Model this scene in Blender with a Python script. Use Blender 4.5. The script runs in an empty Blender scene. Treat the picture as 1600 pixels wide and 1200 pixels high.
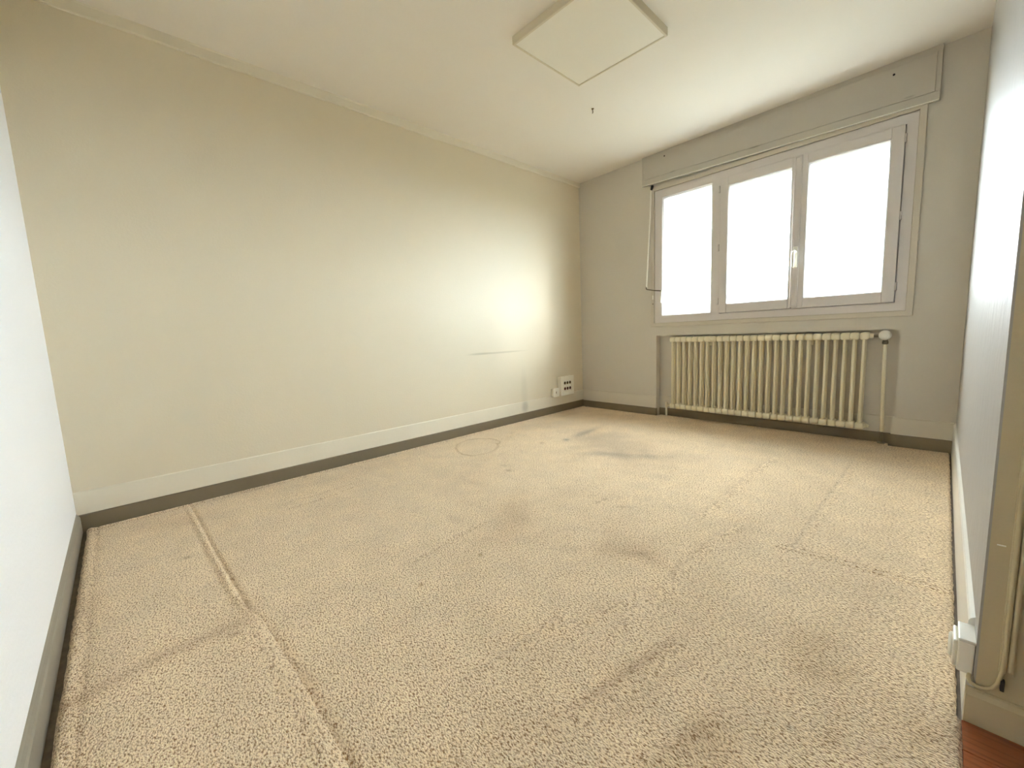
import bpy, math, random
import numpy as np
from mathutils import Vector, Matrix
random.seed(7)
S = bpy.context.scene
COL = S.collection
PI = math.pi

# ------------------------------------------------------------------ camera
def camera():
    loc = Vector((2.9043221712878142, 0.2195748592041927, 0.8780690460382087))
    yaw, pitch, roll, f = 0.8103921638921939, -0.12094294636244747, -0.04182060584492438, 643.243804471896
    d = Vector((-math.sin(yaw) * math.cos(pitch), math.cos(yaw) * math.cos(pitch), math.sin(pitch)))
    r = d.cross(Vector((0, 0, 1))).normalized(); u = r.cross(d)
    c, s = math.cos(roll), math.sin(roll)
    r2 = c * r + s * u; u2 = -s * r + c * u
    m = Matrix((r2, u2, -d)).transposed().to_4x4(); m.translation = loc
    cd = bpy.data.cameras.new('camera'); cd.sensor_width = 36; cd.lens = f / 1600 * 36
    cd.clip_start = 0.01; cd.clip_end = 500
    o = bpy.data.objects.new('camera', cd); COL.objects.link(o); o.matrix_world = m
    S.camera = o
camera()

# ------------------------------------------------------------------ world, sun, exposure
def world():
    w = bpy.data.worlds.new('sky'); S.world = w; w.use_nodes = True
    nt = w.node_tree; nt.nodes.clear(); N = nt.nodes.new; L = nt.links.new
    out = N('ShaderNodeOutputWorld'); bg = N('ShaderNodeBackground')
    tc = N('ShaderNodeTexCoord'); mp = N('ShaderNodeMapping'); mp.inputs['Scale'].default_value = (1, 1, 3)
    nz = N('ShaderNodeTexNoise'); nz.inputs['Scale'].default_value = 2.2; nz.inputs['Detail'].default_value = 6
    cr = N('ShaderNodeValToRGB'); e = cr.color_ramp.elements
    e[0].position = 0.40; e[0].color = (0.76, 0.88, 1.0, 1); e[1].position = 0.62; e[1].color = (0.94, 0.972, 1.0, 1)
    L(tc.outputs['Generated'], mp.inputs['Vector']); L(mp.outputs[0], nz.inputs['Vector'])
    L(nz.outputs['Fac'], cr.inputs['Fac']); L(cr.outputs[0], bg.inputs['Color'])
    bg.inputs['Strength'].default_value = SKY
    L(bg.outputs[0], out.inputs['Surface'])
SKY = 11.0
world()
# hazy sun behind thin cloud, low and off to the right of the window
sd = bpy.data.lights.new('hazy_sun', 'SUN'); sd.energy = 0.42; sd.angle = math.radians(11); sd.color = (1.0, 0.99, 0.97)
so = bpy.data.objects.new('hazy_sun', sd); COL.objects.link(so)
so.rotation_euler = Vector((-1.0, -0.55, -0.30)).to_track_quat('-Z', 'Y').to_euler()
so.location = (8, 12, 6)
S.view_settings.view_transform = 'Standard'; S.view_settings.look = 'None'
S.view_settings.gamma = 1.0; S.view_settings.use_curve_mapping = False
S.view_settings.exposure = 1.78
S.cycles.max_bounces = 16; S.cycles.diffuse_bounces = 10; S.cycles.glossy_bounces = 4
S.cycles.transparent_max_bounces = 12; S.cycles.caustics_reflective = False
S.cycles.sample_clamp_indirect = 6.0

# ------------------------------------------------------------------ materials
def s2l(c): return tuple((x / 255 / 12.92) if x <= 10 else ((x / 255 + 0.055) / 1.055) ** 2.4 for x in c)
def mat(name, rgb, rough=0.6, bump=0.0, bscale=60.0, vary=0.0, vscale=3.0, metal=0.0, spec=0.5, marks=(), squash=None, coat=0.0):
    """painted / plastic surface: colour with soft mottling, fine relief, optional stains at world positions"""
    m = bpy.data.materials.new(name); m.use_nodes = True
    nt = m.node_tree; N = nt.nodes.new; L = nt.links.new
    b = nt.nodes['Principled BSDF']
    c = s2l(rgb); b.inputs['Roughness'].default_value = rough; b.inputs['Metallic'].default_value = metal
    b.inputs['Specular IOR Level'].default_value = spec; b.inputs['Coat Weight'].default_value = coat
    b.inputs['Base Color'].default_value = (*c, 1)
    geo = N('ShaderNodeNewGeometry'); pos = geo.outputs['Position']
    cur = None
    if vary:
        nz = N('ShaderNodeTexNoise'); nz.inputs['Scale'].default_value = vscale; nz.inputs['Detail'].default_value = 5
        L(pos, nz.inputs['Vector'])
        mx = N('ShaderNodeMix'); mx.data_type = 'RGBA'
        mx.inputs['A'].default_value = (*[x * (1 - vary) for x in c], 1)
        mx.inputs['B'].default_value = (*[min(1, x * (1 + vary)) for x in c], 1)
        L(nz.outputs['Fac'], mx.inputs['Factor']); cur = mx.outputs['Result']
    for (cx, cy, cz, sx, sy, sz, st, col) in marks:
        mp = N('ShaderNodeVectorMath'); mp.operation = 'SUBTRACT'; mp.inputs[1].default_value = (cx, cy, cz); L(pos, mp.inputs[0])
        ml = N('ShaderNodeVectorMath'); ml.operation = 'MULTIPLY'; ml.inputs[1].default_value = (1 / sx, 1 / sy, 1 / sz); L(mp.outputs[0], ml.inputs[0])
        ln = N('ShaderNodeVectorMath'); ln.operation = 'LENGTH'; L(ml.outputs[0], ln.inputs[0])
        mr = N('ShaderNodeMapRange'); mr.interpolation_type = 'SMOOTHSTEP'
        mr.inputs['From Min'].default_value = 1.3; mr.inputs['From Max'].default_value = 0.3
        mr.inputs['To Min'].default_value = 0; mr.inputs['To Max'].default_value = st
        L(ln.outputs['Value'], mr.inputs['Value'])
        mx = N('ShaderNodeMix'); mx.data_type = 'RGBA'; L(mr.outputs[0], mx.inputs['Factor'])
        if cur is None: mx.inputs['A'].default_value = (*c, 1)
        else: L(cur, mx.inputs['A'])
        mx.inputs['B'].default_value = (*s2l(col), 1); cur = mx.outputs['Result']
    if cur is not None: L(cur, b.inputs['Base Color'])
    if bump:
        n2 = N('ShaderNodeTexNoise'); n2.inputs['Scale'].default_value = bscale; n2.inputs['Detail'].default_value = 3
        if squash:
            mm = N('ShaderNodeMapping'); mm.inputs['Scale'].default_value = squash; L(pos, mm.inputs['Vector']); L(mm.outputs[0], n2.inputs['Vector'])
        else: L(pos, n2.inputs['Vector'])
        bp = N('ShaderNodeBump'); bp.inputs['Distance'].default_value = bump; bp.inputs['Strength'].default_value = 1.0
        L(n2.outputs['Fac'], bp.inputs['Height']); L(bp.outputs[0], b.inputs['Normal'])
    return m

M = {}
M['wall_left'] = mat('cream_wall_paint', (225, 215, 192), 0.5, 0.0006, 90, 0.02, 2.0, spec=0.35, marks=[
    (0, 2.83, 0.708, .1, .36, .010, .30, (150, 138, 105)), (0, 2.60, 0.712, .1, .14, .012, .25, (140, 128, 95)),
    (0, 3.15, 0.30, .1, .05, .22, .12, (150, 145, 125))])
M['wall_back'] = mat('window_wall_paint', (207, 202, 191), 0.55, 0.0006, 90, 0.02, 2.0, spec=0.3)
M['wall_front'] = mat('pale_wall_paint', (241, 243, 246), 0.5, 0.0008, 70, 0.01, 2.0, spec=0.35)
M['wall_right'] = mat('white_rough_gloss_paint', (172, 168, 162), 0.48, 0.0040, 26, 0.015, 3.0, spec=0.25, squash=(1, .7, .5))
M['ceiling'] = mat('ceiling_paint', (236, 231, 222), 0.7, 0.0004, 90, 0.012, 1.5, spec=0.2)
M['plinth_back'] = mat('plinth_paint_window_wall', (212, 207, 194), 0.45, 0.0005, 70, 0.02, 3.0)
M['plinth'] = mat('plinth_paint', (231, 224, 206), 0.42, 0.0004, 60, 0.02, 5.0, marks=[(0, 3.15, 0.14, .1, .05, .07, .35, (130, 125, 108))])
M['plinth_right'] = mat('white_gloss_plinth_paint', (232, 230, 222), 0.25, 0.0003, 60, 0.02, 5.0)
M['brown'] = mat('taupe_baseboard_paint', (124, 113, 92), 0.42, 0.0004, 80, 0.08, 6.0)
M['brown_front'] = mat('grey_taupe_baseboard_paint', (142, 136, 122), 0.35, 0.0003, 80, 0.05, 6.0)
M['pvc'] = mat('window_frame_paint', (214, 209, 207), 0.35, 0.0003, 60, 0.015, 5.0)
M['trim'] = mat('window_trim_paint', (203, 196, 182), 0.45, 0.0003, 60, 0.02, 5.0)
M['box'] = mat('shutter_box_paint', (188, 183, 172), 0.45, 0.0004, 50, 0.02, 4.0, marks=[
    (1.78, 4.04, 2.262, .05, .2, .007, .5, (120, 112, 92)), (1.10, 4.06, 2.288, .03, .2, .006, .3, (130, 122, 100)), (2.665, 4.01, 2.255, .03, .2, .007, .4, (130, 122, 110))])
M['rad'] = mat('radiator_enamel', (232, 224, 198), 0.35, 0.0003, 80, 0.02, 8.0)
M['white'] = mat('white_plastic', (238, 236, 226), 0.3)
M['cream_plastic'] = mat('cream_plastic', (240, 236, 222), 0.35)
M['dark'] = mat('dark_recess', (30, 24, 20), 0.6)
M['red'] = mat('dark_red_plastic', (92, 20, 22), 0.4)
M['ochre'] = mat('dull_brass', (110, 88, 44), 0.4, metal=0.3)
M['metal'] = mat('worn_steel', (120, 112, 98), 0.35, metal=0.9)
M['diffuser'] = mat('opal_diffuser', (236, 232, 220), 0.5)
M['lamp_frame'] = mat('lamp_frame_white', (214, 205, 182), 0.45)
M['cornice'] = mat('cornice_paint', (232, 225, 206), 0.55, 0.0008, 30, 0.03, 6.0)
M['alcove'] = mat('hall_wall_paint', (196, 182, 146), 0.5, 0.0008, 60, 0.03, 3.0)
M['under'] = mat('dusty_subfloor', (112, 100, 86), 0.9, 0.002, 50, 0.5, 40)
M['render'] = mat('exterior_render', (225, 222, 216), 0.8, 0.001, 40)
M['ground'] = mat('far_ground', (66, 70, 60), 1.0, vary=0.2, vscale=0.05)
M['leaf'] = mat('hazy_foliage', (120, 140, 105), 0.9, vary=0.3, vscale=1.0)
M['bark'] = mat('bark', (110, 95, 80), 0.9)

def wood():
    m = bpy.data.materials.new('varnished_parquet'); m.use_nodes = True; nt = m.node_tree; N = nt.nodes.new; L = nt.links.new
    b = nt.nodes['Principled BSDF']; b.inputs['Roughness'].default_value = 0.16; b.inputs['Coat Weight'].default_value = 0.6; b.inputs['Coat Roughness'].default_value = 0.08
    geo = N('ShaderNodeNewGeometry'); oi = N('ShaderNodeObjectInfo')
    mp = N('ShaderNodeMapping'); mp.inputs['Scale'].default_value = (4, 60, 4); L(geo.outputs['Position'], mp.inputs['Vector'])
    nz = N('ShaderNodeTexNoise'); nz.inputs['Scale'].default_value = 1.5; nz.inputs['Detail'].default_value = 6; L(mp.outputs[0], nz.inputs['Vector'])
    cr = N('ShaderNodeValToRGB'); e = cr.color_ramp.elements
    e[0].position = .3; e[0].color = (*s2l((70, 32, 20)), 1); e[1].position = .75; e[1].color = (*s2l((150, 84, 52)), 1)
    ad = N('ShaderNodeMath'); ad.operation = 'MULTIPLY_ADD'; ad.inputs[1].default_value = .3; L(oi.outputs['Random'], ad.inputs[0]); L(nz.outputs['Fac'], ad.inputs[2])
    L(ad.outputs[0], cr.inputs['Fac']); L(cr.outputs[0], b.inputs['Base Color'])
    n2 = N('ShaderNodeTexNoise'); n2.inputs['Scale'].default_value = 18; L(geo.outputs['Position'], n2.inputs['Vector'])
    bp = N('ShaderNodeBump'); bp.inputs['Distance'].default_value = .003; L(n2.outputs['Fac'], bp.inputs['Height']); L(bp.outputs[0], b.inputs['Normal'])
    return m
M['wood'] = wood()

def glass():
    m = bpy.data.materials.new('window_glass'); m.use_nodes = True; nt = m.node_tree; nt.nodes.clear(); N = nt.nodes.new; L = nt.links.new
    o = N('ShaderNodeOutputMaterial'); t = N('ShaderNodeBsdfTransparent'); t.inputs[0].default_value = (.96, .98, .97, 1)
    g = N('ShaderNodeBsdfGlossy'); g.inputs['Roughness'].default_value = 0.02
    lw = N('ShaderNodeLayerWeight'); lw.inputs['Blend'].default_value = 0.5
    pw = N('ShaderNodeMath'); pw.operation = 'POWER'; pw.inputs[1].default_value = 5; L(lw.outputs['Facing'], pw.inputs[0])
    f = N('ShaderNodeMath'); f.operation = 'MULTIPLY_ADD'; f.inputs[1].default_value = .9; f.inputs[2].default_value = .04; L(pw.outputs[0], f.inputs[0])
    mx = N('ShaderNodeMixShader'); L(f.outputs[0], mx.inputs[0]); L(t.outputs[0], mx.inputs[1]); L(g.outputs[0], mx.inputs[2]); L(mx.outputs[0], o.inputs['Surface'])
    return m
M['glass'] = glass()

def carpet_mat():
    m = bpy.data.materials.new('beige_cut_pile'); m.use_nodes = True; nt = m.node_tree; N = nt.nodes.new; L = nt.links.new
    b = nt.nodes['Principled BSDF']; b.inputs['Roughness'].default_value = 0.95; b.inputs['Specular IOR Level'].default_value = 0.15
    b.inputs['Sheen Weight'].default_value = 0.25; b.inputs['Sheen Roughness'].default_value = 0.4
    geo = N('ShaderNodeNewGeometry'); pos = geo.outputs['Position']
    at = N('ShaderNodeAttribute'); at.attribute_name = 'stain'
    # tufts: small twisted heads, a little longer across the pile direction
    mp = N('ShaderNodeMapping'); mp.inputs['Rotation'].default_value = (0, 0, math.radians(35)); mp.inputs['Scale'].default_value = (1.0, 1.7, 1)
    L(pos, mp.inputs['Vector'])
    n1 = N('ShaderNodeTexNoise'); n1.inputs['Scale'].default_value = 135; n1.inputs['Detail'].default_value = 2.5; n1.inputs['Roughness'].default_value = .6; L(mp.outputs[0], n1.inputs['Vector'])
    v1 = N('ShaderNodeTexVoronoi'); v1.inputs['Scale'].default_value = 170; L(mp.outputs[0], v1.inputs['Vector'])
    n3 = N('ShaderNodeTexNoise'); n3.inputs['Scale'].default_value = 7; n3.inputs['Detail'].default_value = 4; L(pos, n3.inputs['Vector'])
    # height
    h = N('ShaderNodeMath'); h.operation = 'MULTIPLY_ADD'; h.inputs[1].default_value = -0.5; L(v1.outputs['Distance'], h.inputs[0]); L(n1.outputs['Fac'], h.inputs[2])
    bp = N('ShaderNodeBump'); bp.inputs['Distance'].default_value = 0.0062; bp.inputs['Strength'].default_value = 1.0
    L(h.outputs[0], bp.inputs['Height']); L(bp.outputs[0], b.inputs['Normal'])
    # yarn colour: darker brown in the low gaps between tufts
    cr = N('ShaderNodeValToRGB'); e = cr.color_ramp.elements
    e[0].position = .35; e[0].color = (*s2l((160, 118, 70)), 1); e[1].position = .53; e[1].color = (*s2l((255, 233, 198)), 1)
    L(n1.outputs['Fac'], cr.inputs['Fac'])
    mr = N('ShaderNodeMapRange'); mr.inputs['From Min'].default_value = .3; mr.inputs['From Max'].default_value = .7; mr.inputs['To Min'].default_value = .93; mr.inputs['To Max'].default_value = 1.05
    L(n3.outputs['Fac'], mr.inputs['Value'])
    m1 = N('ShaderNodeMix'); m1.data_type = 'RGBA'; m1.blend_type = 'MULTIPLY'; m1.inputs['Factor'].default_value = 1
    L(cr.outputs[0], m1.inputs['A']); L(mr.outputs[0], m1.inputs['B'])
    m2 = N('ShaderNodeMix'); m2.data_type = 'RGBA'; m2.blend_type = 'MULTIPLY'; m2.inputs['Factor'].default_value = 1
    L(m1.outputs['Result'], m2.inputs['A']); L(at.outputs['Color'], m2.inputs['B'])
    L(m2.outputs['Result'], b.inputs['Base Color'])
    return m
M['carpet'] = carpet_mat()

# ------------------------------------------------------------------ frames and mesh builder
WL = 4.132459286574144; TH = -0.036843299409165656; SLOPE = -0.03685997919075526   # window wall: offset at x=0 and its slight skew
XW = 2.9915773; XP = 2.9812850; YR = 1.478; H = 2.5
BACK = Matrix.Translation((0, WL, 0)) @ Matrix.Rotation(TH, 4, 'Z')     # local x along wall, local -y into the room
IDENT = Matrix.Identity(4)

def props(o, label=None, cat=None, group=None, kind=None):
    if label: o['label'] = label
    if cat: o['category'] = cat
    if group: o['group'] = group
    if kind: o['kind'] = kind
    return o

class Root:
    """an Empty at the base of a thing; parts are written in the frame's coordinates"""
    def __init__(s, name, o, frame=IDENT, **k):
        s.o = Vector(o); s.frame = frame
        s.ob = bpy.data.objects.new(name, None); s.ob.empty_display_size = .05; COL.objects.link(s.ob)
        s.ob.matrix_world = frame @ Matrix.Translation(s.o)
        props(s.ob, **k)

class MB:
    def __init__(s): s.v = []; s.f = []
    def add(s, vs, fs):
        n = len(s.v); s.v += [Vector(v) for v in vs]; s.f += [tuple(i + n for i in f) for f in fs]; return s
    def box(s, x0, x1, y0, y1, z0, z1):
        vs = [(x, y, z) for x in (x0, x1) for y in (y0, y1) for z in (z0, z1)]
        return s.add(vs, [(0, 1, 3, 2), (4, 6, 7, 5), (0, 4, 5, 1), (2, 3, 7, 6), (0, 2, 6, 4), (1, 5, 7, 3)])
    def hexa(s, vs):  # 8 corners in box order
        return s.add(vs, [(0, 1, 3, 2), (4, 6, 7, 5), (0, 4, 5, 1), (2, 3, 7, 6), (0, 2, 6, 4), (1, 5, 7, 3)])
    def tube(s, pts, r, n=10, caps=True):
        pts = [Vector(p) for p in pts]; rs = r if isinstance(r, (list, tuple)) else [r] * len(pts)
        rings = []; prev = None
        for i, p in enumerate(pts):
            a = pts[max(i - 1, 0)]; b = pts[min(i + 1, len(pts) - 1)]; t = (b - a).normalized()
            if prev is None: u = t.orthogonal().normalized()
            else:
                u = prev - prev.dot(t) * t; u.normalize()
            prev = u; w = t.cross(u)
            rings.append([p + rs[i] * (math.cos(2 * PI * k / n) * u + math.sin(2 * PI * k / n) * w) for k in range(n)])
        vs = [v for rg in rings for v in rg]; fs = []
        for i in range(len(pts) - 1):
            for k in range(n):
                fs.append((i * n + k, i * n + (k + 1) % n, (i + 1) * n + (k + 1) % n, (i + 1) * n + k))
        if caps: fs += [tuple(range(n))[::-1], tuple((len(pts) - 1) * n + k for k in range(n))]
        return s.add(vs, fs)
    def lathe(s, p0, axis, prof, n=20):  # prof: (distance along axis, radius)
        p0 = Vector(p0); axis = Vector(axis).normalized()
        u = axis.orthogonal().normalized(); w = axis.cross(u); vs = []; fs = []
        for t, r in prof:
            vs += [p0 + axis * t + r * (math.cos(2 * PI * k / n) * u + math.sin(2 * PI * k / n) * w) for k in range(n)]
        for i in range(len(prof) - 1):
            for k in range(n): fs.append((i * n + k, i * n + (k + 1) % n, (i + 1) * n + (k + 1) % n, (i + 1) * n + k))
        fs += [tuple(range(n))[::-1], tuple((len(prof) - 1) * n + k for k in range(n))]
        return s.add(vs, fs)
    def ring(s, x0, x1, z0, z1, prof):
        """mitred rectangular frame in the x-z plane; prof = closed loop of (inset, y)"""
        n = len(prof); vs = []; fs = []
        for cx, sx, cz, sz in ((x0, 1, z0, 1), (x1, -1, z0, 1), (x1, -1, z1, -1), (x0, 1, z1, -1)):
            vs += [(cx + sx * i, y, cz + sz * i) for i, y in prof]
        for c in range(4):
            for k in range(n):
                fs.append((c * n + k, ((c + 1) % 4) * n + k, ((c + 1) % 4) * n + (k + 1) % n, c * n + (k + 1) % n))
        return s.add(vs, fs)
    def ring_h(s, x0, x1, y0, y1, prof):
        """same, lying flat: prof = (inset, z)"""
        n = len(prof); vs = []; fs = []
        for cx, sx, cy, sy in ((x0, 1, y0, 1), (x1, -1, y0, 1), (x1, -1, y1, -1), (x0, 1, y1, -1)):
            vs += [(cx + sx * i, cy + sy * i, z) for i, z in prof]
        for c in range(4):
            for k in range(n):
                fs.append((c * n + k, ((c + 1) % 4) * n + k, ((c + 1) % 4) * n + (k + 1) % n, c * n + (k + 1) % n))
        return s.add(vs, fs)
    def sweep(s, path, prof):
        """extrude a closed profile of (side, z) along a polyline of (x, y); side is to the left of travel"""
        path = [Vector((a, b, 0)) for a, b in path]; n = len(prof); vs = []; fs = []
        for i, p in enumerate(path):
            d0 = (path[i] - path[i - 1]).normalized() if i else (path[1] - path[0]).normalized()
            d1 = (path[i + 1] - path[i]).normalized() if i < len(path) - 1 else d0
            n0 = Vector((-d0.y, d0.x, 0)); n1 = Vector((-d1.y, d1.x, 0)); m = (n0 + n1); m /= max(1e-6, m.dot(n0))
            vs += [p + m * a + Vector((0, 0, z)) for a, z in prof]
        for i in range(len(path) - 1):
            for k in range(n): fs.append((i * n + k, (i + 1) * n + k, (i + 1) * n + (k + 1) % n, i * n + (k + 1) % n))
        fs += [tuple(range(n)), tuple((len(path) - 1) * n + k for k in range(n))[::-1]]
        return s.add(vs, fs)
    def build(s, name, m, root=None, parent=None, frame=None, smooth=False, bevel=0, seg=2, **k):
        o = root.o if root else Vector((0, 0, 0))
        fr = frame if frame is not None else IDENT
        own = None
        if root is None and s.v:   # origin at the middle of the base
            lo = Vector([min(v[i] for v in s.v) for i in range(3)]); hi = Vector([max(v[i] for v in s.v) for i in range(3)])
            own = Vector(((lo.x + hi.x) / 2, (lo.y + hi.y) / 2, lo.z)); o = own
        me = bpy.data.meshes.new(name); me.from_pydata([tuple(v - o) for v in s.v], [], s.f)
        import bmesh
        bm = bmesh.new(); bm.from_mesh(me); bmesh.ops.recalc_face_normals(bm, faces=bm.faces); bm.to_mesh(me); bm.free()
        me.materials.append(m)
        if smooth:
            me.shade_smooth()
        ob = bpy.data.objects.new(name, me); COL.objects.link(ob)
        if root: ob.parent = parent if parent is not None else root.ob
        else: ob.matrix_world = fr @ Matrix.Translation(own)
        if bevel:
            md = ob.modifiers.new('bevel', 'BEVEL'); md.width = bevel; md.segments = seg; md.limit_method = 'ANGLE'; md.angle_limit = math.radians(40)
        if smooth:
            md = ob.modifiers.new('edge_split', 'EDGE_SPLIT'); md.split_angle = math.radians(50)
        props(ob, **k)
        return ob

def yb(x): return WL + SLOPE * x      # window wall face at x

# ================================================================== ROOM SHELL
st = dict(kind='structure')
floor = Root('floor', (1.5, 2, -.012), **st)
MB().box(-.15, 4.0, -.2, 4.5, -.2, -.012).build('subfloor', M['under'], floor)
# varnished boards outside the opening, edges proud of dark joints
for i in range(10):
    y1 = YR - .012 - i * .092; y0 = y1 - .0905
    for (a, b) in (((2.9805, 3.30), (3.302, 3.895)) if i % 2 else ((2.9805, 3.52), (3.522, 3.895))):
        MB().box(a, b, y0, y1, -.012, -.002 - .0006 * (i % 3)).build('plank', M['wood'], floor, bevel=.0012, seg=1)
MB().box(-.15, 4.0, -.16, 4.45, H, H + .15).build('ceiling', M['ceiling'], **st)
MB().box(-.15, 0, -.16, WL, -.012, H).build('wall_left', M['wall_left'], **st)
MB().box(0, 4.0, -.16, -.012, -.012, H).build('wall_front', M['wall_front'], **st)
# right wall ends at the opening; its end face looks into the hall
mb = MB(); mb.hexa([(XW, YR, -.012), (XW, YR, H), (XW, yb(XW) + .02, -.012), (XW, yb(XW) + .02, H), (XW + .004, YR, -.012), (XW + .004, YR, H), (XW + .004, yb(XW) + .02, -.012), (XW + .004, yb(XW) + .02, H)])
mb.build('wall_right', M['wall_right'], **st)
MB().box(XW + .004, 3.9, YR + .0, 4.2, -.012, H).build('wall_hall', M['alcove'], **st)
MB().box(3.9, 4.0, -.012, 1.6, -.012, H).build('wall_hall_side', M['alcove'], **st)
MB().box(XW, XW + .09, -.012, YR, 2.12, H).build('wall_header', M['wall_right'], **st)
# window wall with the window opening and the radiator niche
U0, U1, Z0, Z1 = .905, 2.742, .905, 2.190
N0, N1, NZ, ND = .930, 2.706, .801, .075
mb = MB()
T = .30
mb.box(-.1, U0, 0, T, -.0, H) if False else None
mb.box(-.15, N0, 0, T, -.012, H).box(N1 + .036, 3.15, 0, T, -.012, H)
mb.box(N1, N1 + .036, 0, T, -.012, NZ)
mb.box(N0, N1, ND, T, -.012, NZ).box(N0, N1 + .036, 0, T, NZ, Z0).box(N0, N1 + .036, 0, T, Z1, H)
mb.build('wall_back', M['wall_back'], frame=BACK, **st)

# window: trim, frame, fixed pane and two sashes -----------------------------
MB().ring(.879, 2.757, .888, 2.205, [(0, 0), (0, -.013), (.003, -.016), (.034, -.016), (.037, -.013), (.037, .0)]).build('trim_1', M['trim'], frame=BACK, **st)
win = Root('window_1', (1.82, .02, .918), BACK, **st)
def yprof(w, f, bk, ch=.004, bead=.012, bd=.016):
    # front face at y=-f, glazing bead stepping back towards the glass
    return [(0, bk), (0, -f + ch), (ch, -f), (w - bead - ch, -f), (w - bead, -f + ch), (w - .002, -f + bd), (w, -f + bd + .004), (w, bk)]
OF = (.918, 2.726, .918, 2.166)
mb = MB()
pr_ = [(0, .06), (0, -.002), (.003, -.005), (.060, -.005), (.062, -.003), (.062, .06)]
mb.ring(*OF, pr_)
mb.ring(*OF, [(.02, .047), (.02, .059), (.085, .059), (.085, .047)])
mb.build('frame', M['pvc'], win)
mb = MB(); mb.box(1.470, 1.530, -.005, .06, .97, 2.112); mb.build('mullion', M['pvc'], win, bevel=.002)
# fixed light
mb = MB(); mb.ring(.975, 1.472, .976, 2.112, [(0, .05), (0, -.0045), (.018, -.0045), (.020, -.001), (.030, .010), (.030, .05)])
fx = mb.build('glazing_bead', M['pvc'], win)
MB().box(.995, 1.452, .020, .026, .996, 2.092).build('pane', M['glass'], win)
# opening sashes
def sash(u0, u1, g0, g1, hinge_u, handle):
    z0, z1 = .984, 2.101
    mb = MB()
    gz0, gz1 = 1.054, 2.034
    # stiles and rails of unequal width, each with a bevelled bead towards the glass
    f = .024
    mb.box(u0, g0, -f, .045, z0, z1).box(g1, u1, -f, .045, z0, z1).box(g0, g1, -f, .045, z0, gz0).box(g0, g1, -f, .045, gz1, z1)
    sh = mb.build('sash', M['pvc'], win, bevel=.003)
    MB().ring(g0, g1, gz0, gz1, [(0, .03), (0, -f + .003), (.004, -f + .003), (.012, -f + .018), (.012, .03)]).build('glazing_bead', M['pvc'], win, parent=sh)
    MB().box(g0, g1, .016, .022, gz0, gz1).build('pane', M['glass'], win, parent=sh)
    for z in (2.02, 1.54, 1.087):
        MB().lathe((hinge_u, -.012, z - .028), (0, 0, 1), [(0, .004), (.002, .0075), (.026, .0075), (.027, .006), (.029, .006), (.030, .0075), (.054, .0075), (.056, .004)], 12).build('hinge', M['pvc'], win, parent=sh, smooth=True)
    return sh
s1 = sash(1.528, 2.068, 1.588, 2.048, 1.516, False)
s2 = sash(2.071, 2.661, 2.144, 2.597, 2.664, True)
# cover strip over the meeting stiles and the lever handle
MB().ring(2.060, 2.112, .992, 2.098, [(0, -.022), (0, -.031), (.003, -.034), (.010, -.034), (.012, -.031), (.026, -.031), (.026, -.022)]).build('cover_strip', M['pvc'], win, parent=s2)
hd = MB().box(2.076, 2.104, -.044, -.031, 1.29, 1.445).build('handle_plate', M['white'], win, parent=s2, bevel=.004)
mb = MB(); mb.tube([(2.09, -.040, 1.405), (2.09, -.066, 1.407), (2.089, -.078, 1.402), (2.087, -.084, 1.388), (2.087, -.086, 1.36), (2.087, -.085, 1.32), (2.087, -.082, 1.292)], [.011, .0105, .0105, .011, .010, .009, .007], 12)
mb.build('handle', M['white'], win, parent=s2, smooth=True)
# outside reveal and sill
mb = MB(); mb.ring(.965, 2.690, .955, 2.135, [(0, .055), (0, T + .03), (-.06, T + .03), (-.06, .055)]); mb.build('reveal', M['render'], win)
MB().hexa([(.88, .06, .93), (.88, .06, .965), (.88, .40, .90), (.88, .40, .935), (2.77, .06, .93), (2.77, .06, .965), (2.77, .40, .90), (2.77, .40, .935)]).build('window_sill', M['render'], win)

# baseboards ---------------------------------------------------------------
def brown_prof(d, z, r=.004): return [(-.02, -.012), (d, -.012), (d, z - r), (d - r, z), (-.02, z)]
def board(name, path, prof, m, frame=IDENT):
    return MB().sweep(path, prof).build(name, m, frame=frame, **st)
# path direction: side (left of travel) must point into the room
board('baseboard_left', [(0, yb(0) - .001), (0, -.011)], brown_prof(.006, .078), M['brown'])
board('trim_2', [(0, yb(0) - .001), (0, -.011)], [(-.02, .080), (.0035, .080), (.0035, .190), (-.0005, .196), (-.02, .196)], M['plinth'])
board('baseboard_front', [(0, -.012), (XW, -.012)], [(-.02, -.012), (.012, -.012), (.012, .066), (.009, .074), (.004, .080), (0, .088), (-.02, .088)], M['brown_front'])
bk = lambda a, b: [(b, 0), (a, 0)]
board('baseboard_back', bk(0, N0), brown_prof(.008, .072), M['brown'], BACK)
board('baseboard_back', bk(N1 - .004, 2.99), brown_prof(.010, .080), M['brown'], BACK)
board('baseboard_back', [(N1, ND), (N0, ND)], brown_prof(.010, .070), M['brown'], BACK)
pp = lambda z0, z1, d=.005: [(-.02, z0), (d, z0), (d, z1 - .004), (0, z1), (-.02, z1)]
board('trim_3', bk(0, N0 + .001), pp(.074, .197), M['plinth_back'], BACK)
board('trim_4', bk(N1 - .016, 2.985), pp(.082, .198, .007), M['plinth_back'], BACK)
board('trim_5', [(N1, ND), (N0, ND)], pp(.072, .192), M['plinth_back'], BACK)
board('baseboard_right', [(XW, YR), (XW, YR + .076)], [(-.003, -.012), (XW - XP, -.012), (XW - XP, .090), (XW - XP - .003, .096), (-.003, .096)], M['plinth_right'])
board('baseboard_right', [(XW, YR + .076), (XW, yb(XW) - .002)], [(-.003, -.012), (XW - XP, -.012), (XW - XP, .186), (XW - XP - .003, .192), (.0, .198), (-.003, .198)], M['plinth_right'])
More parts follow.
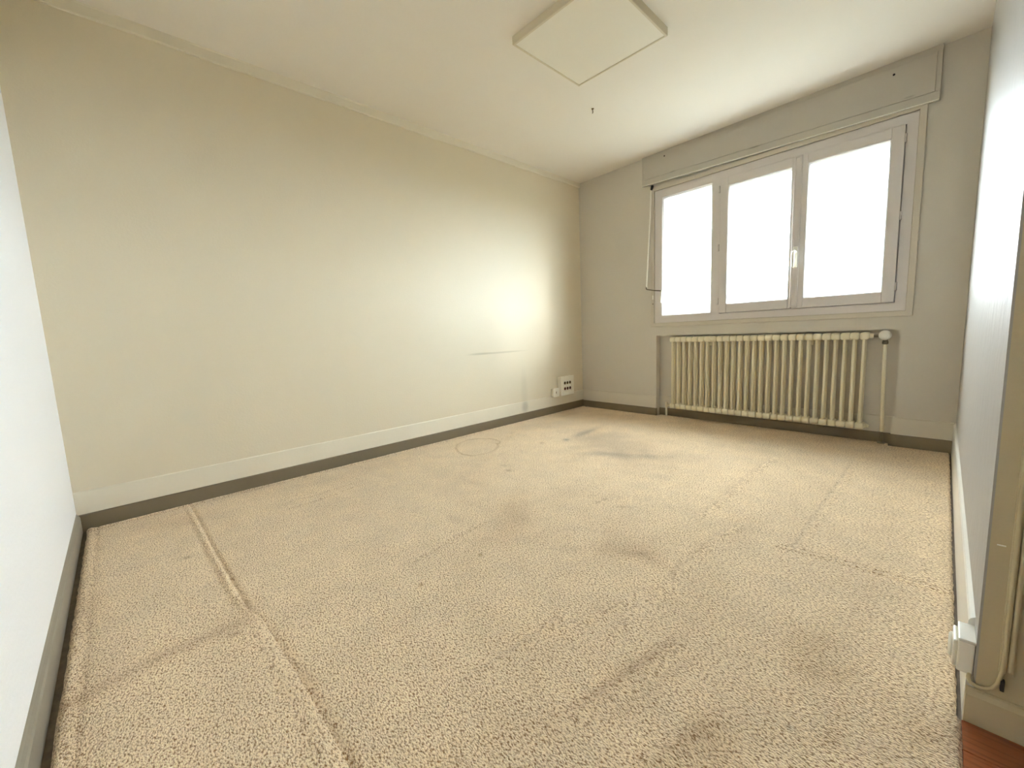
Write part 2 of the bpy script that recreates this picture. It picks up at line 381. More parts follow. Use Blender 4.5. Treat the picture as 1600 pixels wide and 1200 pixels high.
board('baseboard_hall', [(3.898, YR), (XP + .001, YR)], [(-.02, -.012), (.012, -.012), (.012, .062), (.006, .072), (.006, .076), (-.02, .076)], M['alcove'])
# cornice along the long wall, lower edge slightly wavy
mb = MB(); n = 60; vs = []; fs = []
for i in range(n + 1):
    y = -.012 + (yb(0) + .012) * i / n; w = .0018 * math.sin(y * 5.1) + .0012 * math.sin(y * 13 + 1) + .012 * max(0, (y - 2.2) / 2)
    vs += [(-.002, y, 2.444 + w), (.013, y, 2.444 + w), (.016, y, 2.449 + w), (.016, y, 2.492), (.019 + .002 * math.sin(y * 9), y, H), (-.002, y, H)]
for i in range(n):
    for k in range(6): fs.append((i * 6 + k, i * 6 + (k + 1) % 6, (i + 1) * 6 + (k + 1) % 6, (i + 1) * 6 + k))
mb.add(vs, fs).build('trim_6', M['cornice'], **st)
# corner beads
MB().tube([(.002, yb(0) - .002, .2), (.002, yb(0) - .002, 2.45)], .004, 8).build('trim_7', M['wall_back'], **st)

# ================================================================== CARPET
BLOBS = [(1.051, 2.903, 19.7, 11.34, 32.65, 0.35, 'g'),
 (1.34, 2.895, 20.62, 2.567, 26.95, 0.38, 'g'),
 (1.579, 2.604, 39.93, 4.2, 24.61, 0.2, 'g'),
 (0.793, 3.079, 939.9, 97.9, 46.73, 0.8, 'g'),
 (0.951, 3.004, 73.89, 5.659, 64.83, 0.3, 'g'),
 (0.813, 2.797, 3020.0, 1134.0, 2599.0, 1, 'g'),
 (0.721, 2.602, 2925.0, 1141.0, 2968.0, 0.7, 'b'),
 (1.335, 2.685, 363.2, -541.4, 930.4, 0.5, 'g'),
 (1.496, 2.754, 280.1, -194.0, 333.9, 0.35, 'g'),
 (1.442, 1.574, 99.76, 23.42, 75.47, 0.4, 'b'),
 (1.566, 1.519, 232.4, 90.94, 250.8, 0.35, 'b'),
 (1.572, 1.294, 258.0, -22.35, 36.51, 0.2, 'b'),
 (1.699, 1.444, 223.0, -106.4, 155.3, 0.2, 'b'),
 (1.664, 1.978, 120.7, -136.4, 285.5, 0.22, 'b'),
 (2.087, 1.611, 121.2, -56.97, 164.5, 0.33, 'b'),
 (2.127, 1.615, 2619.0, -2066.0, 2784.0, 0.5, 'b'),
 (2.186, 1.606, 440.3, 281.3, 1539.0, 0.45, 'b'),
 (2.035, 1.532, 861.7, -396.7, 317.6, 0.25, 'b'),
 (1.968, 1.761, 68.04, 29.94, 111.5, 0.22, 'b'),
 (1.911, 1.487, 394.0, -353.7, 462.5, 0.22, 'b'),
 (1.724, 1.92, 9304.0, 1385.0, 6879.0, 0.7, 'b'),
 (1.724, 1.973, 9055.0, 1433.0, 6446.0, 0.6, 'b'),
 (1.849, 1.954, 4572.0, -2604.0, 4703.0, 0.5, 'b'),
 (1.0, 1.97, 3365.0, -336.2, 4381.0, 0.8, 'b'),
 (0.9, 2.023, 3565.0, -926.3, 4867.0, 0.4, 'b'),
 (1.664, 1.186, 18380.0, 6606.0, 24190.0, 1, 'y'),
 (1.661, 0.912, 15460.0, 2993.0, 17350.0, 1, 'y'),
 (0.916, 1.7, 60.68, 22.88, 96.51, 0.22, 'b'),
 (0.687, 2.094, 183.4, -30.36, 50.32, 0.15, 'b'),
 (0.186, 3.613, 232.8, -3.32, 65.17, 0.35, 'y'),
 (0.27, 3.039, 81.43, -22.97, 41.54, 0.2, 'g'),
 (0.749, 0.337, 10660.0, -1425.0, 9070.0, 1, 'b'),
 (0.823, 0.295, 19420.0, -906.0, 79040.0, 0.5, 'b'),
 (0.517, 0.538, 1085.0, -639.6, 4015.0, 0.25, 'b'),
 (1.313, 0.442, 1021.0, -1341.0, 15830.0, 0.8, 'b'),
 (1.452, 0.383, 10770.0, -1693.0, 5401.0, 0.8, 'b'),
 (1.29, 1.315, 537.9, 418.7, 3048.0, 0.35, 'b'),
 (1.614, 1.331, 1082.0, -1910.0, 9139.0, 0.3, 'w'),
 (2.563, 0.96, 8007.0, -2522.0, 925.0, 0.5, 'b'),
 (2.586, 1.05, 2938.0, 80.96, 1587.0, 0.4, 'b'),
 (2.404, 1.149, 4690.0, -981.6, 270.8, 0.3, 'b'),
 (2.389, 1.077, 4019.0, -819.8, 275.4, 0.3, 'b'),
 (2.479, 1.176, 9285.0, -2261.0, 648.4, 0.3, 'b'),
 (2.132, 0.988, 11090.0, -989.9, 237.1, 0.25, 'b'),
 (2.414, 0.95, 727.8, -409.5, 391.8, 0.18, 'b'),
 (2.277, 0.752, 1021.0, -204.5, 249.5, 0.18, 'b'),
 (2.261, 0.64, 952.7, -599.0, 617.0, 0.15, 'b'),
 (2.478, 2.42, 88.34, 2.103, 9.834, 0.16, 'g'),
 (2.357, 2.063, 1302.0, -65.9, 106.8, 0.2, 'b'),
 (2.707, 1.496, 851.0, -272.1, 281.7, 0.25, 'y'),
 (2.772, 1.426, 2207.0, -1150.0, 1390.0, 0.3, 'y'),
 (2.711, 1.396, 3070.0, -1577.0, 2009.0, 0.3, 'y'),
 (2.723, 1.186, 42040.0, -7927.0, 22060.0, 0.8, 'g'),
 (2.786, 1.213, 8943.0, -2795.0, 4123.0, 0.3, 'y'),
 (2.931, 1.362, 2789.0, -1070.0, 1166.0, 0.25, 'y'),
 (2.631, 1.017, 1404.0, -477.9, 851.1, 0.25, 'y'),
 (2.731, 1.962, 128.9, -27.24, 43.88, 0.12, 'g'),
 (2.409, 1.521, 310.4, -39.66, 35.74, 0.12, 'b'),
 (2.778, 4.174, 41.32, -15.78, 91.39, 0.35, 'y'),
 (2.377, 3.958, 20.72, -27.4, 138.5, 0.35, 'y'),
 (1.942, 4.037, 13.83, -6.251, 108.0, 0.25, 'y'),
 (2.205, 3.158, 10140.0, -583.4, 3957.0, 0.5, 'b'),
 (2.507, 3.8, 28.6, -16.57, 77.21, 0.2, 'g'),
 (2.041, 3.656, 23.12, 5.576, 75.82, 0.2, 'g'),
 (0.615, 3.826, 18.52, -21.32, 112.1, 0.3, 'y'),
 (2.963, 1.394, 11010.0, -538.3, 549.5, 0.3, 'g'),
 (2.974, 2.47, 8882.0, -71.24, 3.419, 0.25, 'g'),
 (0.774, 0.016, 39.81, -291.6, 3895.0, 0.2, 'b'),
 (0.71, 0.89, 136.3, 23.59, 31.79, 0.1, 'b'),
 (0.263, 0.354, 259.4, -53.75, 114.5, 0.2, 'y'),
 (0.199, 1.317, 215.5, 22.1, 22.45, 0.2, 'b'),
 (0.026, 0.678, 351.0, -18.47, 62.33, 0.25, 'g'),
 (1.832, 2.893, 57.41, -11.44, 38.78, 0.12, 'g'),
 (1.794, 2.147, 41370.0, 16410.0, 19600.0, 0, 'b')]
RING = [(0.281, 2.074), (0.192, 2.155), (0.153, 2.284), (0.19, 2.359), (0.256, 2.429), (0.338, 2.438), (0.418, 2.421), (0.457, 2.376), (0.432, 2.369), (0.509, 2.321), (0.576, 2.219), (0.592, 2.141), (0.576, 2.077), (0.548, 2.024), (0.464, 1.999), (0.374, 2.024), (0.281, 2.074)]
def seg_dist(X, Y, pts):
    """distance to a polyline, with the signed side (positive to the left of travel) and 0..1 position"""
    best = np.full(X.shape, 1e9); side = np.zeros(X.shape); par = np.zeros(X.shape)
    L = [math.hypot(b[0] - a[0], b[1] - a[1]) for a, b in zip(pts, pts[1:])]; tot = sum(L); acc = 0
    for (a, b), l in zip(zip(pts, pts[1:]), L):
        dx, dy = (b[0] - a[0]) / l, (b[1] - a[1]) / l
        t = np.clip((X - a[0]) * dx + (Y - a[1]) * dy, 0, l)
        ex, ey = X - a[0] - t * dx, Y - a[1] - t * dy; d = np.hypot(ex, ey)
        sg = dx * (Y - a[1]) - dy * (X - a[0])
        k = d < best; best = np.where(k, d, best); side = np.where(k, np.sign(sg), side); par = np.where(k, (acc + t) / tot, par); acc += l
    return best, side, par
def vnoise(X, Y, sc, seed):
    r = np.random.RandomState(seed).rand(256, 256); x, y = X * sc + 50, Y * sc + 50
    i, j = np.floor(x).astype(int), np.floor(y).astype(int); fx, fy = x - i, y - j; fx = fx * fx * (3 - 2 * fx); fy = fy * fy * (3 - 2 * fy)
    g = lambda a, b: r[a % 256, b % 256]
    return (g(i, j) * (1 - fx) + g(i + 1, j) * fx) * (1 - fy) + (g(i, j + 1) * (1 - fx) + g(i + 1, j + 1) * fx) * fy
SEAM = [(.03, .421), (.205, .423), (.917, .430), (1.368, .441)]
SEAM2 = [(1.40, .462), (1.783, .473), (2.103, .473), (2.95, .476)]
def surface(X, Y):
    h = .0015 * (vnoise(X, Y, 3, 1) - .5) + .0016 * (vnoise(X, Y, 14, 2) - .5) + .0012 * (vnoise(X, Y, 45, 8) - .5)
    C = np.ones(X.shape + (3,))
    tone = {'g': np.array((.55, .55, .57)), 'b': np.array((.60, .51, .42)), 'y': np.array((.60, .48, .30)), 'w': np.array((1.15, 1.15, 1.15))}
    wob = vnoise(X, Y, 9, 3) - .5
    def shade(mask, k):
        nonlocal C
        C = C * (1 - mask[..., None] * (1 - tone[k]))
    for cx, cy, a, b, c, s, k in BLOBS:
        dx, dy = X - cx, Y - cy; q = a * dx * dx + 2 * b * dx * dy + c * dy * dy
        q = q * (1 + 1.1 * wob) if a < 2000 else q
        if min(a, c) < 2000 and max(a, c) < 20000: s = s * (.75 if k == 'b' else 1.0)
        shade(s * np.exp(-.55 * np.maximum(q, 0)), k)
    d, _, _ = seg_dist(X, Y, RING); shade(.62 * np.exp(-(d / .0080) ** 2) * (.65 + .7 * vnoise(X, Y, 12, 5)), 'y')
    # carpet strips meeting at seams: near edge proud, joint sunk
    d, s, t = seg_dist(X, Y, SEAM); sd = d * s; fade = np.clip(t * 12, 0, 1) * np.clip((1 - t) * 20, 0, 1)
    h += fade * (.0065 * np.exp(-((sd + .013) / .010) ** 2) - .0055 * np.exp(-((sd - .006) / .0055) ** 2)) + .002 * (Y < .43) * 0
    shade(.45 * fade * np.exp(-((sd - .006) / .005) ** 2) * (.4 + .8 * t), 'b')
    d, s, t = seg_dist(X, Y, SEAM2); sd = d * s; fade = np.clip(t * 14, 0, 1)
    h += fade * (.0050 * np.exp(-((sd + .028) / .018) ** 2) - .0050 * np.exp(-((sd - .006) / .010) ** 2))
    shade(.25 * fade * np.exp(-((sd - .006) / .008) ** 2), 'b')
    # worn band of dirt across the near strip
    d, s, t = seg_dist(X, Y, [(1.44, .02), (1.40, .20), (1.405, .40)]); shade(.55 * np.exp(-(d / .026) ** 2) * (.5 + .8 * vnoise(X, Y, 25, 6)), 'b')
    # turned-up edge along the front wall and the long wall
    e = np.exp(-((Y - .030) / .009) ** 2); h += .0035 * e - .0025 * np.exp(-((Y - .056) / .006) ** 2)
    shade(.30 * np.exp(-((Y - .057) / .006) ** 2) * (.3 + .9 * vnoise(X, Y, 6, 9)), 'y')
    h += .004 * np.exp(-((X - .022) / .010) ** 2) - .003 * np.exp(-((X - .052) / .008) ** 2)
    shade(.22 * np.exp(-((X - .05) / .02) ** 2) * vnoise(X, Y, 4, 10), 'b')
    # patch cut in near the radiator
    d, s, t = seg_dist(X, Y, [(2.566, 3.55), (2.556, 2.63), (2.553, 2.061)]); sd = d * s; fade = np.clip(t * 4, 0, 1)
    h += fade * (.0050 * np.exp(-((sd - .016) / .011) ** 2) - .0040 * np.exp(-((sd + .006) / .008) ** 2)); shade(.28 * fade * np.exp(-((sd + .010) / .010) ** 2), 'g')
    d, s, t = seg_dist(X, Y, [(2.50, 2.036), (2.664, 2.055), (2.807, 2.057), (2.965, 2.058)]); sd = d * s
    h += .0050 * np.exp(-((sd + .015) / .011) ** 2) - .0040 * np.exp(-((sd - .006) / .007) ** 2); shade(.33 * np.exp(-((sd - .005) / .006) ** 2), 'b')
    d, s, t = seg_dist(X, Y, [(2.90, 3.3), (2.901, 2.40), (2.902, 2.067)]); h += .003 * np.exp(-(d / .015) ** 2)
    # folds pushed up in the pile
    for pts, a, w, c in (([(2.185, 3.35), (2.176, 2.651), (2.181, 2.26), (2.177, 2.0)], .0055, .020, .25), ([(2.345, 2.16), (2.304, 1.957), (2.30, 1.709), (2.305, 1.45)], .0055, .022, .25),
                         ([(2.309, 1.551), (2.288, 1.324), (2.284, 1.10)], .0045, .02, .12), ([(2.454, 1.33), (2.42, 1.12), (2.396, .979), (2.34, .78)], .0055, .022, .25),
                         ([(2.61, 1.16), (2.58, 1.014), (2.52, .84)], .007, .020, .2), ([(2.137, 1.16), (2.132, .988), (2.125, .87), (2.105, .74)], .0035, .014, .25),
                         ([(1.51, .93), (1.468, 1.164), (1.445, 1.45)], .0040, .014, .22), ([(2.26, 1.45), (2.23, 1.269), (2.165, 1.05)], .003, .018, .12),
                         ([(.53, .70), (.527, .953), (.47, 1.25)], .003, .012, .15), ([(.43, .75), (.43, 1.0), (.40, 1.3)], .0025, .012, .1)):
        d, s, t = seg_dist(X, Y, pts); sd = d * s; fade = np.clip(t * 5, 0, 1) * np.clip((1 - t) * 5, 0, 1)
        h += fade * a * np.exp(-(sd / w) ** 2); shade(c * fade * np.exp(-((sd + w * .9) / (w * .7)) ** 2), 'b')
    return h, np.clip(C, 0, 1.2)

def carpet_piece(name, root, x0, x1, nx, ny, ylo, yhi, label=None):
    xs = np.linspace(x0, x1, nx + 1); t = np.linspace(0, 1, ny + 1)
    X = np.repeat(xs[:, None], ny + 1, 1); lo = ylo(xs)[:, None]; hi = yhi(xs)[:, None]; Y = lo + (hi - lo) * t[None, :]
    rs = np.random.RandomState(int(x0 * 100 + nx))
    # ragged cut edge by the right wall
    X = X + np.clip((X - (x1 - .03)) / .03, 0, 1) * np.where(Y > YR - .01, -.003 * vnoise(Y, Y * 0 + 3, 60, 4), .004 + .0008 * vnoise(Y, Y * 0, 90, 4))
    h, C = surface(X, Y)
    front = ylo is not seam_y
    eo = np.minimum.reduce([np.clip((X - x0) / .006, 0, 1), np.clip((X.max(0)[None, :] - X) / .006, 0, 1), np.clip(((Y - lo) if front else (hi - Y)) / .006, 0, 1)])
    es = np.clip(((hi - Y) if front else (Y - lo)) / .006, 0, 1)
    Z = h - .010 * (1 - eo) ** 2 - .003 * (1 - es) ** 2
    P = np.stack([X - root.o.x, Y - root.o.y, Z - root.o.z], -1).reshape(-1, 3)
    I = np.arange((nx + 1) * (ny + 1)).reshape(nx + 1, ny + 1)
    F = np.stack([I[:-1, :-1], I[1:, :-1], I[1:, 1:], I[:-1, 1:]], -1).reshape(-1, 4)
    me = bpy.data.meshes.new(name); me.vertices.add(len(P)); me.vertices.foreach_set('co', P.astype(np.float32).ravel())
    me.loops.add(F.size); me.loops.foreach_set('vertex_index', F.astype(np.int32).ravel())
    me.polygons.add(len(F)); me.polygons.foreach_set('loop_start', np.arange(0, F.size, 4, dtype=np.int32)); me.polygons.foreach_set('loop_total', np.full(len(F), 4, np.int32))
    me.update(calc_edges=True); me.shade_smooth()
    a = me.attributes.new('stain', 'FLOAT_COLOR', 'POINT'); a.data.foreach_set('color', np.concatenate([C.reshape(-1, 3), np.ones((len(P), 1))], 1).astype(np.float32).ravel())
    me.materials.append(M['carpet']); o = bpy.data.objects.new(name, me); COL.objects.link(o); o.parent = root.ob
    props(o, label=label)
car = Root('carpet', (1.5, 2.0, -.012), label='beige cut-pile fitted carpet, creased and stained, covering the room floor', cat='carpet')
seam_y = lambda x: np.interp(x, [0, .205, .917, 1.368, 1.40, 1.783, 2.103, 2.98], [.421, .423, .430, .441, .462, .473, .473, .476])
back_y = lambda x: yb(x) - .011 + np.where((x > N0 + .01) & (x < N1 - .03), .072, 0) * np.clip((x - N0 - .01) / .01, 0, 1)
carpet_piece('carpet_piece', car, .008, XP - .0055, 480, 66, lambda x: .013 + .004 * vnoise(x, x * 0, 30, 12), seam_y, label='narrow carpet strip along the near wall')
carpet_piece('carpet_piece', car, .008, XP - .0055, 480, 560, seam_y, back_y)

# ================================================================== SHUTTER BOX over the window
bx = Root('shutter_box', (1.8, 0, 2.2), BACK, label='long cream roller-shutter box under the ceiling above the window', cat='shutter box')
BZ = lambda u: 2.239 + (2.186 - 2.239) * (u - .797) / (2.806 - .797)     # its underside is a little out of level
TZ = lambda u: 2.494 + (2.466 - 2.494) * (u - .797) / (2.806 - .797)
def slab(mb, u0, u1, b0, b1, y0, y1):  # b0,b1 functions for z
    return mb.hexa([(u0, y0, b0(u0)), (u0, y0, b1(u0)), (u0, y1, b0(u0)), (u0, y1, b1(u0)), (u1, y0, b0(u1)), (u1, y0, b1(u1)), (u1, y1, b0(u1)), (u1, y1, b1(u1))])
slab(MB(), .797, 2.806, BZ, lambda u: H - .001, -.026, 0).build('body', M['box'], bx)
slab(MB(), .819, 2.782, lambda u: BZ(u) + .052, lambda u: TZ(u) - .006, -.0315, -.024).build('front_panel', M['box'], bx, bevel=.0015, seg=1)
slab(MB(), .797, 2.806, lambda u: BZ(u), lambda u: BZ(u) + .050, -.032, -.024).build('lower_rail', M['box'], bx, bevel=.0015, seg=1)
for a, b in ((.797, .816), (2.785, 2.806)):
    slab(MB(), a, b, lambda u: BZ(u) + .050, lambda u: TZ(u), -.032, -.024).build('end_batten', M['box'], bx, bevel=.0015, seg=1)
slab(MB(), .797, 2.806, lambda u: BZ(u) - .004, lambda u: BZ(u) + .002, -.036, -.020).build('lower_lip', M['white'], bx, bevel=.001, seg=1)
for u, z in ((1.027, 2.446), (2.589, 2.421)):
    MB().lathe((u, -.031, z), (0, -1, 0), [(0, .0065), (.0015, .0065), (.0022, .004)], 12).build('screw', M['dark'], bx)
# winding crank hanging from the box
ck = Root('shutter_crank', (.893, -.03, 2.21), BACK, label='thin white folding shutter crank rod hanging left of the window', cat='crank')
MB().tube([(.900, -.018, 2.222), (.897, -.025, 2.195), (.893, -.030, 2.180)], [.012, .012, .008], 10).build('joint', M['dark'], ck, smooth=True)
MB().tube([(.893, -.030, 2.190), (.885, -.034, 1.95), (.868, -.042, 1.60), (.853, -.049, 1.275)], .0062, 10).build('rod', M['white'], ck, smooth=True)
MB().tube([(.853, -.049, 1.285), (.852, -.050, 1.262), (.860, -.052, 1.256), (.93, -.056, 1.240), (1.022, -.062, 1.226)], [.006, .0065, .0055, .005, .0055], 10).build('arm', M['metal'], ck, smooth=True)
MB().tube([(1.022, -.062, 1.234), (1.019, -.062, 1.21), (1.012, -.062, 1.16), (1.008, -.062, 1.118)], [.006, .0075, .0085, .008], 10).build('grip', M['white'], ck, smooth=True)
cl = Root('crank_clip', (.905, 0, 1.09), BACK, label='small white crank clip screwed to the trim left of the window', cat='clip')
MB().box(.899, .912, -.024, -.014, 1.155, 1.195).build('hook', M['white'], cl, bevel=.003)
MB().box(.900, .911, -.019, -.014, 1.085, 1.155).build('back_plate', M['trim'], cl, bevel=.001)
MB().lathe((.9055, -.018, 1.112), (0, -1, 0), [(0, .006), (.002, .006), (.003, .003)], 10).build('screw', M['metal'], cl)

# ================================================================== RADIATOR
rd = Root('radiator', (1.82, .02, 0), BACK, label='long cream column radiator with thermostatic valve in the niche under the window', cat='radiator')
NS = 27; RU0 = 1.077; RU1 = 2.547; PT = (RU1 - RU0) / NS
def section_mesh():
    mb = MB()
    yF, yK = -.006, .040
    for y in (yF, yK):
        n = 14; ring = [(.0108 * math.cos(2 * PI * k / n), y + .0125 * math.sin(2 * PI * k / n)) for k in range(n)]
        mb.add([(a, b, z) for z in (.112, .764) for a, b in ring], [(k, (k + 1) % n, n + (k + 1) % n, n + k) for k in range(n)])
    # headers: rounded lobes linking both columns
    for zc, sg in ((.760, 1), (.115, -1)):
        rings = []
        prof = [(-.62, 0.0), (-.5, .55), (-.30, .88), (0, 1.0), (.30, .88), (.5, .55), (.62, 0.0)]
        ys = [(-.024, .35), (-.021, .75), (-.012, 1.0), (.019, .96), (.050, 1.0), (.058, .7), (.060, .35)]
        n = 16; vs = []; fs = []
        for y, s in ys:
            for k in range(n):
                a = 2 * PI * k / n; ca, sa = math.cos(a), math.sin(a)
                vs.append((PT * .5 * s * math.copysign(abs(ca) ** .6, ca), y, zc + .0265 * s * math.copysign(abs(sa) ** .75, sa)))
        for i in range(len(ys) - 1):
            for k in range(n): fs.append((i * n + k, i * n + (k + 1) % n, (i + 1) * n + (k + 1) % n, (i + 1) * n + k))
        fs += [tuple(range(n)), tuple((len(ys) - 1) * n + k for k in range(n))]
        mb.add(vs, fs)
        mb.tube([(-PT / 2, .019, zc), (PT / 2, .019, zc)], .016, 12)
    return mb
sec = None
for i in range(NS):
    u = RU0 + PT * (i + .5)
    if sec is None:
        mb = section_mesh(); me = bpy.data.meshes.new('section'); me.from_pydata([tuple(v) for v in mb.v], [], mb.f); me.materials.append(M['rad']); me.shade_smooth()
        import bmesh
        bm = bmesh.new(); bm.from_mesh(me); bmesh.ops.recalc_face_normals(bm, faces=bm.faces); bm.to_mesh(me); bm.free()
        sec = bpy.data.objects.new('section', me); o = sec
    else: o = sec.copy()
    COL.objects.link(o); o.parent = rd.ob; o.location = Vector((u, 0, 0)) - rd.o
# supply pipe, valve body and thermostatic head at the right
MB().tube([(RU1 - .004, .019, .760), (RU1 + .020, .019, .760)], .017, 12).build('union_nut', M['rad'], rd, smooth=True)
MB().tube([(RU1 + .018, .019, .760), (RU1 + .085, .019, .760)], .010, 12).build('valve_tail', M['metal'], rd, smooth=True)
MB().lathe((2.628, .019, .700), (0, 0, 1), [(0, .012), (.004, .017), (.02, .017), (.022, .014), (.075, .014), (.08, .010)], 14).build('valve_body', M['metal'], rd, smooth=True)
MB().lathe((2.628, .012, .766), (.05, -1, -.05), [(0, .012), (.012, .016), (.018, .032), (.040, .034), (.044, .031), (.060, .026), (.063, .020), (.064, .014), (.0665, .013), (.067, .0)], 24).build('thermostatic_head', M['white'], rd, smooth=True, label='round white valve head')
MB().tube([(2.628, .019, .705), (2.632, .019, .40), (2.640, .019, .085)], .0110, 12).build('supply_pipe', M['rad'], rd, smooth=True)
MB().tube([(2.640, .019, .086), (2.641, .019, .003)], .008, 12).build('pipe_end', M['brown'], rd, smooth=True)
MB().lathe((2.641, .019, .003), (0, 0, 1), [(0, .022), (.006, .022), (.009, .012)], 16).build('pipe_collar', M['brown'], rd, smooth=True)
MB().tube([(RU1 - .004, .019, .115), (RU1 + .010, .019, .115), (RU1 + .012, .019, .115), (RU1 + .022, .019, .115)], [.017, .017, .011, .010], 12).build('end_plug', M['rad'], rd, smooth=True)
# return fitting at the lower left
MB().tube([(RU0 + .003, .019, .115), (RU0 - .03, .019, .113)], .011, 12).build('return_tail', M['rad'], rd, smooth=True)
MB().lathe((RU0 - .045, .019, .090), (0, 0, 1), [(0, .012), (.006, .015), (.036, .015), (.040, .012), (.046, .012), (.05, .008)], 14).build('return_valve', M['rad'], rd, smooth=True)
MB().tube([(RU0 - .047, .019, .092), (RU0 - .047, .019, .003)], .0095, 12).build('return_pipe', M['cream_plastic'], rd, smooth=True)
MB().lathe((2.448, -.020, .742), (0, -1, 0), [(0, .009), (.004, .009), (.006, .005), (.010, .005)], 12).build('bleed_screw', M['rad'], rd, smooth=True)
for u in (1.45, 2.2):
    MB().box(u - .012, u + .012, .03, ND, .700, .735).build('bracket', M['rad'], rd)

# ================================================================== CEILING LIGHT
lp = Root('ceiling_light', (1.47, 2.29, 2.455), label='square flat white light panel, switched off, mounted on the ceiling', cat='ceiling light')
X0, X1, Y0, Y1 = 1.165, 1.765, 1.985, 2.585
MB().ring_h(X0, X1, Y0, Y1, [(0, 2.4995), (0, 2.457), (.002, 2.455), (.011, 2.455), (.0125, 2.457), (.0125, 2.4995)]).build('frame', M['lamp_frame'], lp)
MB().box(X0 + .0125, X1 - .0125, Y0 + .0125, Y1 - .0125, 2.4585, 2.480).build('diffuser', M['diffuser'], lp)
hk = Root('ceiling_hook', (1.014, 2.955, 2.475), label='tiny metal hook screwed into the ceiling near the light panel', cat='hook')
MB().lathe((1.014, 2.955, 2.5), (0, 0, -1), [(0, .010), (.002, .009), (.005, .004)], 12).build('base', M['ochre'], hk, smooth=True)
MB().tube([(1.014, 2.955, 2.499), (1.014, 2.955, 2.487), (1.018, 2.952, 2.478), (1.015, 2.954, 2.470), (1.009, 2.958, 2.472)], .0028, 8).build('hook_wire', M['ochre'], hk, smooth=True)

# ================================================================== SOCKETS on the long wall
sk = Root('wall_socket', (0, 3.80, .17), label='large cream surface socket box with six round ports near the far corner', cat='socket')
D = .046
MB().box(.002, D, 3.672, 3.888, .186, .388).build('back_box', M['cream_plastic'], sk, bevel=.003)
MB().ring(3.664, 3.896, .180, .394, [(0, 0), (0, .006), (.003, .010), (.040, .010), (.045, .006), (.045, 0)])
mb = MB(); n0 = len(mb.v)
tmp = MB().ring(3.668, 3.892, .182, .392, [(0, 0), (0, .006), (.003, .009), (.042, .009), (.046, .004), (.046, 0)])
mb.add([(D + v.y, v.x, v.z) for v in tmp.v], tmp.f).build('cover_frame', M['cream_plastic'], sk)
MB().box(D - .002, D + .003, 3.712, 3.848, .226, .348).build('module_plate', M['white'], sk)
for r_, zc in enumerate((.318, .256)):
    for c_ in range(3):
        yc = 3.736 + c_ * .0445
        md = MB().box(D + .002, D + .006, yc - .0195, yc + .0195, zc - .026, zc + .026).build('module', M['white'], sk, bevel=.002, seg=1)
        MB().lathe((D + .0055, yc, zc), (1, 0, 0), [(0, .0170), (.0012, .0170)], 18).build('port', M['red'] if r_ else M['ochre'], sk, parent=md)
        MB().lathe((D + .0065, yc - .002, zc + .004), (1, 0, 0), [(0, .0085), (.0008, .0085)], 12).build('port_hole', M['dark'], sk, parent=md)
tp = Root('phone_outlet', (0, 3.63, .175), label='small square white outlet left of the large socket box', cat='outlet')
MB().box(.002, .030, 3.560, 3.652, .184, .272).build('back_box', M['white'], tp, bevel=.003)
MB().box(.030, .036, 3.556, 3.656, .180, .276).build('cover', M['white'], tp, bevel=.004)
mb = MB().box(.0355, .0368, 3.597, 3.613, .213, .245); mb.build('slot', M['cream_plastic'], tp)
MB().box(.0366, .0372, 3.601, 3.609, .218, .240).build('slot_mark', M['metal'], tp)
# socket, plug and cables at the end of the right wall
rs = Root('switch_socket', (2.975, 1.515, .10), label='white surface socket on the right wall beside the opening', cat='socket')
MB().box(2.9655, 2.9905, YR + .001, YR + .074, .100, .172).build('back_box', M['cream_plastic'], rs, bevel=.003)
MB().box(2.9585, 2.9655, YR + .006, YR + .070, .105, .168).build('cover', M['cream_plastic'], rs, bevel=.003)
MB().lathe((2.9585, YR + .038, .137), (-1, 0, 0), [(0, .026), (.003, .026), (.006, .022)], 20).build('module', M['white'], rs, smooth=True)
MB().box(2.9655, 2.9925, YR, YR + .075, .171, .178).build('top_cap', M['white'], rs, bevel=.002)
tr = Root('cable_trunking', (3.035, YR - .008, .14), label='narrow vertical cable trunking on the shaded wall end at right', cat='trunking')
MB().box(3.024, 3.046, YR - .006, YR, .135, 2.499).build('channel', M['alcove'], tr, bevel=.0015)
MB().tube([(3.030, YR - .009, .14), (3.030, YR - .009, 1.3), (3.030, YR - .009, 2.499)], .0045, 8).build('cable', M['alcove'], tr, smooth=True)
MB().tube([(3.040, YR - .009, .145), (3.040, YR - .009, 1.3), (3.040, YR - .009, 2.499)], .0045, 8).build('cable', M['alcove'], tr, smooth=True)
MB().box(3.005, 3.017, YR - .003, YR - .0005, .4075, .4095).build('staple', M['white'], tr)
lc = Root('loop_cable', (3.0, YR - .01, .08), label='thin cable curving from the right wall socket to the trunking', cat='cable')
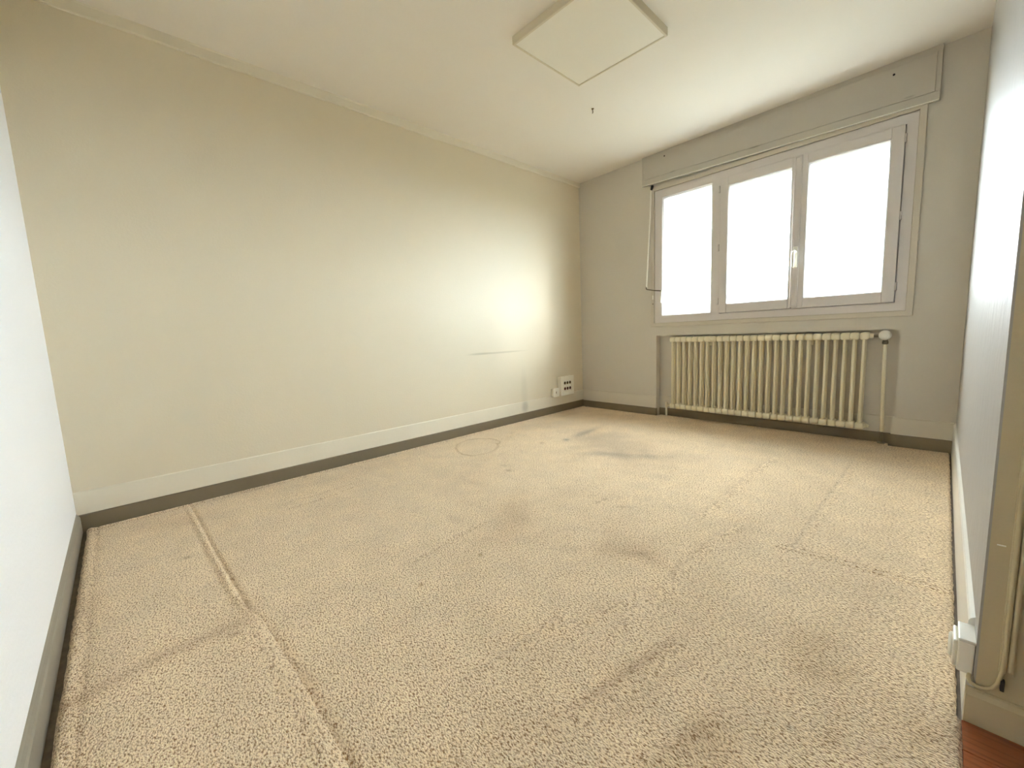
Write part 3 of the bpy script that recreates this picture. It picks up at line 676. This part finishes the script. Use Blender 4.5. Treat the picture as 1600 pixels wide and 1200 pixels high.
MB().tube([(2.986, YR + .002, .102), (2.984, YR - .006, .098), (2.987, YR - .008, .090), (2.997, YR - .009, .086), (3.008, YR - .009, .088), (3.018, YR - .009, .096), (3.025, YR - .009, .112), (3.030, YR - .009, .145)], .0038, 8).build('cable_sheath', M['alcove'], lc, smooth=True)
MB().box(3.028, 3.034, YR - .013, YR - .003, .098, .122).build('cable_clip', M['dark'], lc, bevel=.001)

# ================================================================== OUTSIDE
mb = MB(); n = 48; mb.add([(160 * math.cos(2 * PI * k / n), 160 * math.sin(2 * PI * k / n) + 20, -9) for k in range(n)], [tuple(range(n))]); mb.build('ground', M['ground'], **st)
def tree(x, y, top, r, seed, label, first=[None]):
    rt = Root('tree', (x, y, -9), label=label, cat='tree', group='far trees beyond the left window pane')
    rng = np.random.RandomState(seed); mb = MB(); n, m_ = 14, 9; zc = top - r * 1.0
    vs = []; fs = []
    for j in range(m_ + 1):
        ph = PI * j / m_
        for k in range(n):
            a = 2 * PI * k / n; q = r * (1 + .22 * (rng.rand() - .5)); vs.append((x + q * math.sin(ph) * math.cos(a), y + q * math.sin(ph) * math.sin(a), zc + 1.15 * q * math.cos(ph) - .15 * r))
    for j in range(m_):
        for k in range(n): fs.append((j * n + k, j * n + (k + 1) % n, (j + 1) * n + (k + 1) % n, (j + 1) * n + k))
    mb.add(vs, fs); mb.build('crown', M['leaf'], rt, smooth=False)
    MB().tube([(x, y, -9), (x + .1, y, -4), (x, y, zc)], [.35, .28, .2], 8).build('trunk', M['bark'], rt, smooth=True)
far = 'one of the small pale far trees at the foot of the left window pane'
for i, (x, y, tp_, r) in enumerate([(-22.6, 53.0, 2.9, 1.3), (-22.4, 57.6, 3.3, 1.2), (-18.0, 48.2, 2.86, 1.2), (-20.0, 56.9, 3.2, 1.2)]):
    tree(x, y, tp_, r, i, ['leftmost', 'second from left', 'third from left', 'fourth from left'][i] + ' of the small far trees low in the left pane')
tree(-18.0, 54.6, 3.3, 1.8, 9, 'rounded far tree low at the right of the left window pane')
